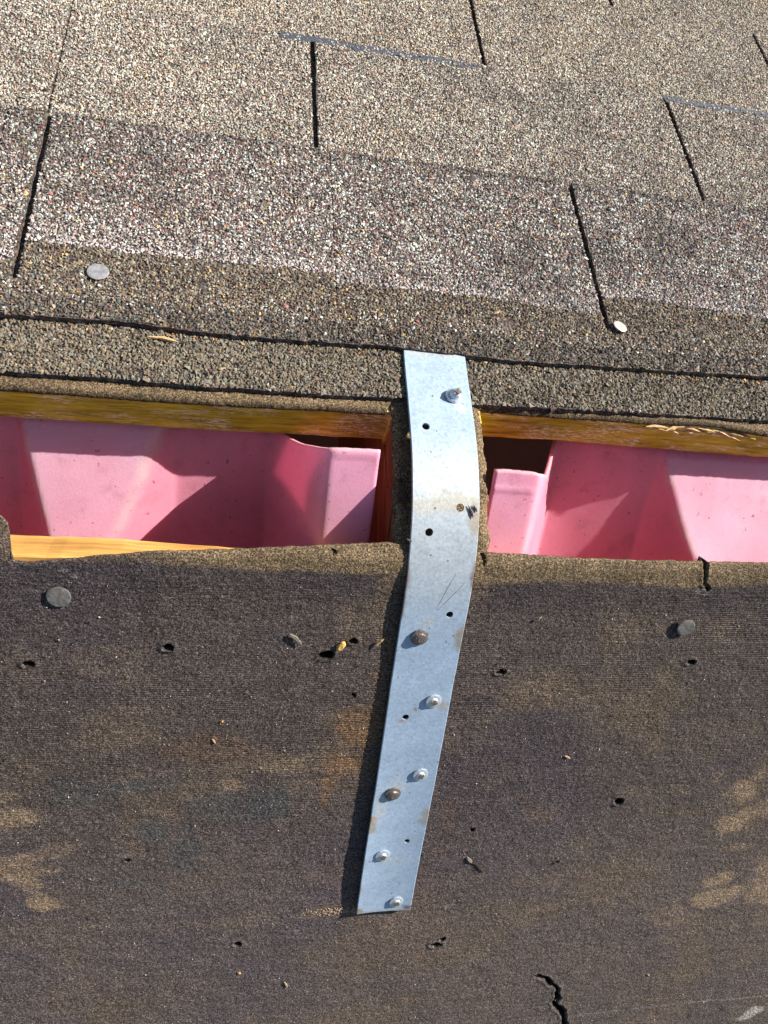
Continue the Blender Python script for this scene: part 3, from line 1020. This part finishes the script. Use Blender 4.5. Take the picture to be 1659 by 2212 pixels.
# ragged sheared ends
s2 = s_ + np.where(s_ < .0008, .0006 * vn(t_, t_ * 0, .004, 700) + .00 , 0) + np.where(s_ > L - .0008, .0011 * vn(t_, t_ * 0, .005, 701) - .0008 * (t_ > .010), 0)
wob = .0004 * fbm(s_, t_ * 0, .05, 702)
Vw = strap_pt(s2, t_ + wob, h_ + .0009 * (t_ / HW) ** 2 * sstep(.16, .30, s_))
ZINC = np.array([.37, .475, .595])
zc = ZINC + 0 * s_[:, None]
warm = np.array([.46, .49, .49])
midw = sstep(.045, .075, s_) * (1 - sstep(.115, .16, s_))
zc = zc + (warm - zc) * (midw * .7)[:, None]
STAIN = [(s_of(e=-.075), .0155, .006, .004, (.30, .25, .18), .85), (s_of(e=-.083), .0150, .005, .003, (.28, .24, .18), .8), (s_of(e=-.20), -.0165, .0025, .0045, (.34, .17, .07), .9), (s_of(e=-.206), -.0155, .006, .003, (.34, .29, .18), .75),
         (s_of(e=-.201), .0150, .008, .0042, (.33, .31, .24), .75), (s_of(e=-.044), .0165, .010, .0016, (.16, .09, .10), .8), (s_of(e=-.046), -.0165, .010, .0014, (.18, .11, .09), .8), (s_of(e=-.06), -.0165, .008, .0014, (.20, .13, .09), .7),
         (.085, .005, .007, .012, (.42, .37, .27), .6), (.094, .0145, .009, .0035, (.36, .29, .21), .75), (.088, -.010, .005, .010, (.46, .42, .33), .5), (.074, .010, .006, .01, (.50, .47, .40), .3),
         (s_of(e=-.120), .0130, .004, .003, (.44, .36, .25), .5), (s_of(e=-.124), -.0020, .0016, .0012, (.25, .10, .10), .8), (s_of(e=-.132), -.0085, .0014, .0020, (.34, .18, .14), .7),
         (L - .002, -.0155, .003, .0025, (.30, .22, .16), .85), (L - .003, .0145, .0018, .0035, (.16, .12, .12), .85), (L - .0003, 0, .0012, .02, (.34, .30, .20), .6), (L - .020, -.0165, .004, .0016, (.33, .29, .22), .7),
         (.0015, 0, .0022, .02, (.50, .48, .40), .6), (s_of(e=-.235), .002, .005, .009, (.50, .50, .50), .35), (s_of(e=-.175), -.004, .006, .006, (.55, .56, .52), .35), (s_of(e=-.192), -.012, .014, .004, (.56, .56, .48), .4),
         (s_of(v=.052), .010, .004, .005, (.56, .54, .46), .5), (s_of(e=-.070), -.003, .003, .004, (.50, .50, .40), .45)]
for k, (ss, tt, rs, rt, c, a) in enumerate(STAIN):
    q = np.hypot((s_ - ss) / rs, (t_ - tt) / rt) + .35 * vn(s_, t_, .0035, 710 + k)
    msk = a * (1 - sstep(.5, 1.15, q))
    zc = zc + (np.array(c) - zc) * msk[:, None]
bmesh_me.vertices.foreach_set('co', Vw.astype(np.float32).ravel())
at = bmesh_me.attributes.new('tint', 'FLOAT_COLOR', 'POINT')
c4 = np.ones((nv, 4), np.float32); c4[:, :3] = zc
at.data.foreach_set('color', c4.ravel())
bmesh_me.update()
bmesh_me.polygons.foreach_set('use_smooth', np.zeros(len(bmesh_me.polygons), bool))
link('band', bmesh_me, M['zinc'], strap).matrix_world = Matrix()


for k, pts in enumerate(([(-.0430, .0075), (-.052, .0042), (-.0625, .0002)], [(-.0480, .0130), (-.055, .0065), (-.0620, .0012)], [(-.0505, .0115), (-.0545, .0080)])):
    ss_ = np.interp(np.linspace(0, 2, 14), np.arange(len(pts)), [s_of(e=p[0]) for p in pts])
    tt_ = np.interp(np.linspace(0, 2, 14), np.arange(len(pts)), [p[1] for p in pts]) + rng.normal(0, .00006, 14)
    wd_ = .00014 * np.sin(np.linspace(.25, 2.9, 14))
    V = np.concatenate([strap_pt(ss_, tt_ - wd_, TH + .00003), strap_pt(ss_, tt_ + wd_, TH + .00003)])
    i_ = np.arange(13)
    link('scratch', mesh_np('scratch', V, np.stack([i_, i_ + 1, i_ + 15, i_ + 14], -1)), M['recess'], strap).matrix_world = Matrix()


# ------------------------------------------------------------------ screws in the strap
def lathe(profile, seg, name, jitter=0, seed=0):
    r = random.Random(seed)
    bm = bmesh.new()
    rings = []
    for (rad, z) in profile:
        if rad < 1e-6:
            rings.append([bm.verts.new((0, 0, z))])
        else:
            rings.append([bm.verts.new((rad * math.cos(6.28319 * q / seg) * (1 + r.uniform(-jitter, jitter)), rad * math.sin(6.28319 * q / seg) * (1 + r.uniform(-jitter, jitter)), z + r.uniform(-jitter, jitter) * .001)) for q in range(seg)])
    for a, b in zip(rings[:-1], rings[1:]):
        for q in range(seg):
            p = (q + 1) % seg
            if len(a) == 1: bm.faces.new((a[0], b[q], b[p]))
            elif len(b) == 1: bm.faces.new((a[q], b[0], a[p]))
            else: bm.faces.new((a[q], b[q], b[p], a[p]))
    bmesh.ops.recalc_face_normals(bm, faces=bm.faces)
    for f in bm.faces: f.smooth = True
    me = bpy.data.meshes.new(name); bm.to_mesh(me); bm.free()
    me.set_sharp_from_angle(angle=.45)
    return me


def cross_mesh(a, b, name):
    bm = bmesh.new()
    for rot in (0, 1):
        vs_ = [(-a, -b), (a, -b), (a, b), (-a, b)]
        h = .0002 + rot * .00006
        top = [bm.verts.new((y if rot else x, x if rot else y, h)) for x, y in vs_]
        bot = [bm.verts.new((v.co.x * .8, v.co.y * .8, -.0006)) for v in top]
        bm.faces.new(top)
        for q in range(4):
            bm.faces.new((top[q], top[(q + 1) % 4], bot[(q + 1) % 4], bot[q]))
    bmesh.ops.recalc_face_normals(bm, faces=bm.faces)
    me = bpy.data.meshes.new(name); bm.to_mesh(me); bm.free()
    return me


R = .0043
head_prof = [(0, .0017), (.0014, .0017), (.0021, .00145), (.0025, .00085), (R * .88, .00080), (R, .00055), (R, .0001), (R * .9, -.0004)]
rust_prof = [(0, .0024), (.0016, .0023), (.0027, .0020), (.0031, .0013), (.0044, .0008), (.0045, .0003), (.0043, -.0004)]
tall_prof = [(0, .0052), (.0011, .0050), (.0022, .0043), (.0028, .0032), (.0031, .0020), (.0040, .0013), (.0042, .0008), (.0041, -.0006)]
screws = [('v', .0597, .0106, tall_prof, 'screw', .22, 'raised zinc screw standing proud near the strap\'s far end'),
          ('e', -.0778, -.0028, rust_prof, 'screw_rust', .06, 'rusty screw with a brown domed head'),
          ('e', -.1169, .0104, head_prof, 'screw', .10, None), ('e', -.1681, .0108, head_prof, 'screw', .08, None),
          ('e', -.1813, -.0028, rust_prof, 'screw_rust', .08, 'rusty screw beside the pair of bright ones'),
          ('e', -.2290, -.0025, head_prof, 'screw', .05, None), ('e', -.2672, .0108, head_prof, 'screw', .06, None)]
for k, (kd, q, x, prof, mt, tilt, lab) in enumerate(screws):
    s = s_of(v=q) if kd == 'v' else s_of(e=q)
    P = Vector(strap_pt(s, x - xc_of(s), TH + .0002))
    o = link('screw', lathe(prof, 26, 'screw', .02 if mt == 'screw' else .05, k), M[mt], strap)
    base = (FAR_M if kd == 'v' else NEAR_M)
    o.matrix_world = Matrix.Translation(P) @ base @ Matrix.Rotation(tilt, 4, 'Y') @ Matrix.Rotation(tilt * .5, 4, 'X')
    c = link('drive_recess', cross_mesh(.0017, .0007, 'drive_recess') if mt == 'screw' else lathe([(0, -.0006), (.0008, -.0002), (.0014, .0001), (.0016, -.0002)], 10, 'drive_recess', .15, k), M['recess'], o)
    c.location = (.0001, 0, prof[0][1] - .00004)
    c.rotation_euler = (0, 0, k * .7)
    if lab: o['label'] = lab

# ------------------------------------------------------------------ nails
def nail(P, base, rad, mt, label, tilt=(0, 0), rz=0, shank=.012):
    o = link('roofing_nail', lathe([(0, .0007), (rad * .55, .00062), (rad * .9, .00072), (rad, .0005), (rad * .97, .0001), (rad * .5, -.0001), (.0016, -.0003), (.0015, -shank)], 30, 'roofing_nail', .02, int(rad * 1e6)), M[mt])
    o.matrix_world = Matrix.Translation(Vector(P)) @ base @ Matrix.Rotation(tilt[0], 4, 'X') @ Matrix.Rotation(tilt[1], 4, 'Y') @ Matrix.Rotation(rz, 4, 'Z')
    return tag(o, label, 'nail', 'round-headed roofing nails')

nail(near(-.1690, -.0601, .0006), NEAR_M, .0053, 'nail_dull', 'flat grey nail head in the lower felt at far left', (0.02, 0), 1)
nail(near(.1420, -.0723, .0012), NEAR_M, .0050, 'nail_dull', 'raised grey nail head in the lower felt right of the strap', (.03, -.03), 2)
nail(far(-.1642, .1177, -.0024), FAR_M, .0052, 'nail_bright', 'shiny oval nail head on the brownish shingle edge at left', (.03, 0), 3)
nail(far(.1136, .1146, -.0018), FAR_M, .0042, 'nail_pink', 'pale pinkish nail head at the foot of a dark shingle slot', (-.1, .16), 4)

# ------------------------------------------------------------------ debris
def chunk(P, base, size, mt, seed, rz=0, name='wood_chip'):
    r = random.Random(seed)
    bm = bmesh.new()
    bmesh.ops.create_icosphere(bm, subdivisions=2, radius=1)
    for v in bm.verts:
        v.co *= 1 + r.uniform(-.28, .28)
        v.co = Vector((v.co.x * size[0], v.co.y * size[1], (v.co.z + .6) * size[2]))
    me = bpy.data.meshes.new(name); bm.to_mesh(me); bm.free()
    o = link(name, me, M[mt])
    o.matrix_world = Matrix.Translation(Vector(P)) @ base @ Matrix.Rotation(rz, 4, 'Z')
    return o

def sliver(P, base, Ln, wd, mt, seed, rz, name='wood_splinter', tip=0.0):
    o = link(name, splinter_mesh(Ln, wd, seed), M[mt])
    o.matrix_world = Matrix.Translation(Vector(P)) @ base @ Matrix.Rotation(rz, 4, 'Z') @ Matrix.Rotation(tip, 4, 'Y')
    return o

tag(sliver(near(-.0633, -.0816, .0002), NEAR_M, .0090, .0017, 'grey_wood', 1, -.75), 'grey weathered wood sliver lying on the felt left of the strap', 'splinter')
tag(chunk(near(-.0411, -.0858, .0004), NEAR_M, (.0030, .0017, .0010), 'torn', 2, .95), 'orange torn wood chip poking out of a felt hole', 'wood chip')
tag(sliver(near(-.0222, -.0838, .0004), NEAR_M, .0075, .0017, 'splinter', 3, 1.0, tip=-.15), 'pale wood splinter on the felt right beside the strap', 'splinter')
tag(sliver(far(-.1312, .0815, -.0072), FAR_M, .0145, .0018, 'splinter', 4, -.12), 'pale straw-like splinter lying in the joint above the left opening', 'splinter')
tag(chunk(near(.0521, -.2392, .0003), NEAR_M, (.0035, .0010, .0007), 'grey_wood', 5, -.9), 'small brown bark sliver right of the strap on the lower felt', 'wood chip')
tag(chunk(near(.0590, -.2455, .0002), NEAR_M, (.0060, .0014, .0006), 'bark', 6, -.85), 'dark scrap of bark on the felt right of the strap', 'wood chip')
tag(chunk(near(-.0788, -.3262, .0003), NEAR_M, (.0010, .0008, .0006), 'torn', 7, 0), 'tiny reddish chip low on the felt left of the strap', 'wood chip')
tag(sliver(near(-.0497, -.3410, .0002), NEAR_M, .0070, .0010, 'straw', 8, -1.2), 'thin straw bit low on the felt below the strap', 'splinter')
tag(chunk(near(-.0960, -.1315, .0003), NEAR_M, (.0009, .0006, .0005), 'torn', 9, 1), 'tiny orange crumb on the felt left of the strap', 'wood chip')
tag(sliver(near(-.0997, -.1442, .0002), NEAR_M, .0036, .0008, 'splinter', 10, -1.1), 'short pale splinter on the felt left of the strap', 'splinter')
tag(sliver(near(.0964, -.1610, .0003), NEAR_M, .0046, .0009, 'splinter', 11, -.5), 'short pale splinter on the felt right of the strap', 'splinter')
tag(sliver(near(.0590, -.0685, .0003), NEAR_M, .0030, .0010, 'straw', 12, 1.0), 'tiny straw bit just right of the strap under the brown felt lip', 'splinter')
tag(sliver(near(.2069, -.3649, .0002), NEAR_M, .0036, .0009, 'straw', 13, -.8), 'tiny pale chip low on the felt at right', 'splinter')
# dirt crumbs at the strap's arch
for k, (x, y, z, r_, lab) in enumerate([(-.0165, -.003, -.0215, .0026, 'dark dirt clump in the shadow left of the strap on the ridge'), (-.0175, .005, -.0228, .0017, 'smaller dirt crumb in the shadow left of the strap')]):
    o = chunk((x, y, z), Matrix(), (r_, r_ * .8, r_ * .7), 'bark', 20 + k, 0, 'dirt_clump')
    tag(o, lab, 'dirt')
for k, (s, t, ln, rz) in enumerate([(.0900, .0118, .0066, 1.15), (.0885, .0140, .0038, 1.0)]):
    P = strap_pt(s, t, TH + .0001)
    o = sliver(P, Matrix(), ln, .0011, 'bark', 30 + k, -rz, 'bark_sliver')
    tag(o, ['long dark bark sliver lying on top of the strap', 'short dark bark sliver lying on top of the strap'][k], 'bark')
# pale and orange crumbs caught along the joint under the top shingles
cnt = 150
gx = rng.uniform(-.19, .2, cnt); gv = np.interp(gx, [-.2, -.12, -.02, .05, .2], [.087, .0868, .0875, .0855, .0895]) - rng.uniform(.0005, .0035, cnt)
keep = (np.abs(gx - .0055) > .018)
gx, gv = gx[keep], gv[keep]
P = far(gx, gv, -.0072)
cl = np.array([(.50, .25, .10), (.30, .20, .10), (.55, .38, .20), (.12, .08, .05)])[rng.integers(0, 4, len(gx))]
tag(link('joint_crumbs', stones(P, FAR_B, rng.uniform(.0004, .0011, len(gx)), cl, 'joint_crumbs'), M['granule']), 'loose crumbs of wood and grit caught in the joint above the openings', 'grit', None, 'stuff')
# fine pale grit sprinkled over the lower felt
cnt = 4000
gx = rng.uniform(-.25, .36, cnt); ge = rng.uniform(-.46, -.05, cnt)
P = near(gx, ge, .0003 + .0007 * fbm(gx, ge, .06, 1))
cl = np.array([(.58, .56, .52), (.38, .33, .26), (.30, .23, .17), (.55, .45, .40), (.50, .30, .16)])[rng.choice(5, cnt, p=[.3, .27, .27, .12, .04])]
sz = rng.uniform(.00014, .00030, cnt) * np.where(rng.random(cnt) < .05, 1.8, 1)
cnt2 = 260
gx2 = rng.normal(-.020, .012, cnt2); ge2 = -.2765 + rng.normal(0, .0016, cnt2)
k2 = gx2 < .008
P = np.concatenate([P, near(gx2[k2], ge2[k2], .0004)]); sz = np.concatenate([sz, rng.uniform(.0003, .0005, k2.sum())])
cl = np.concatenate([cl, np.tile(np.array([.42, .31, .21]), (k2.sum(), 1))])
tag(link('felt_grit', stones(P, NEAR_B, sz, cl, 'felt_grit'), M['granule']), 'fine pale grit sprinkled over the lower felt', 'grit', None, 'stuff')
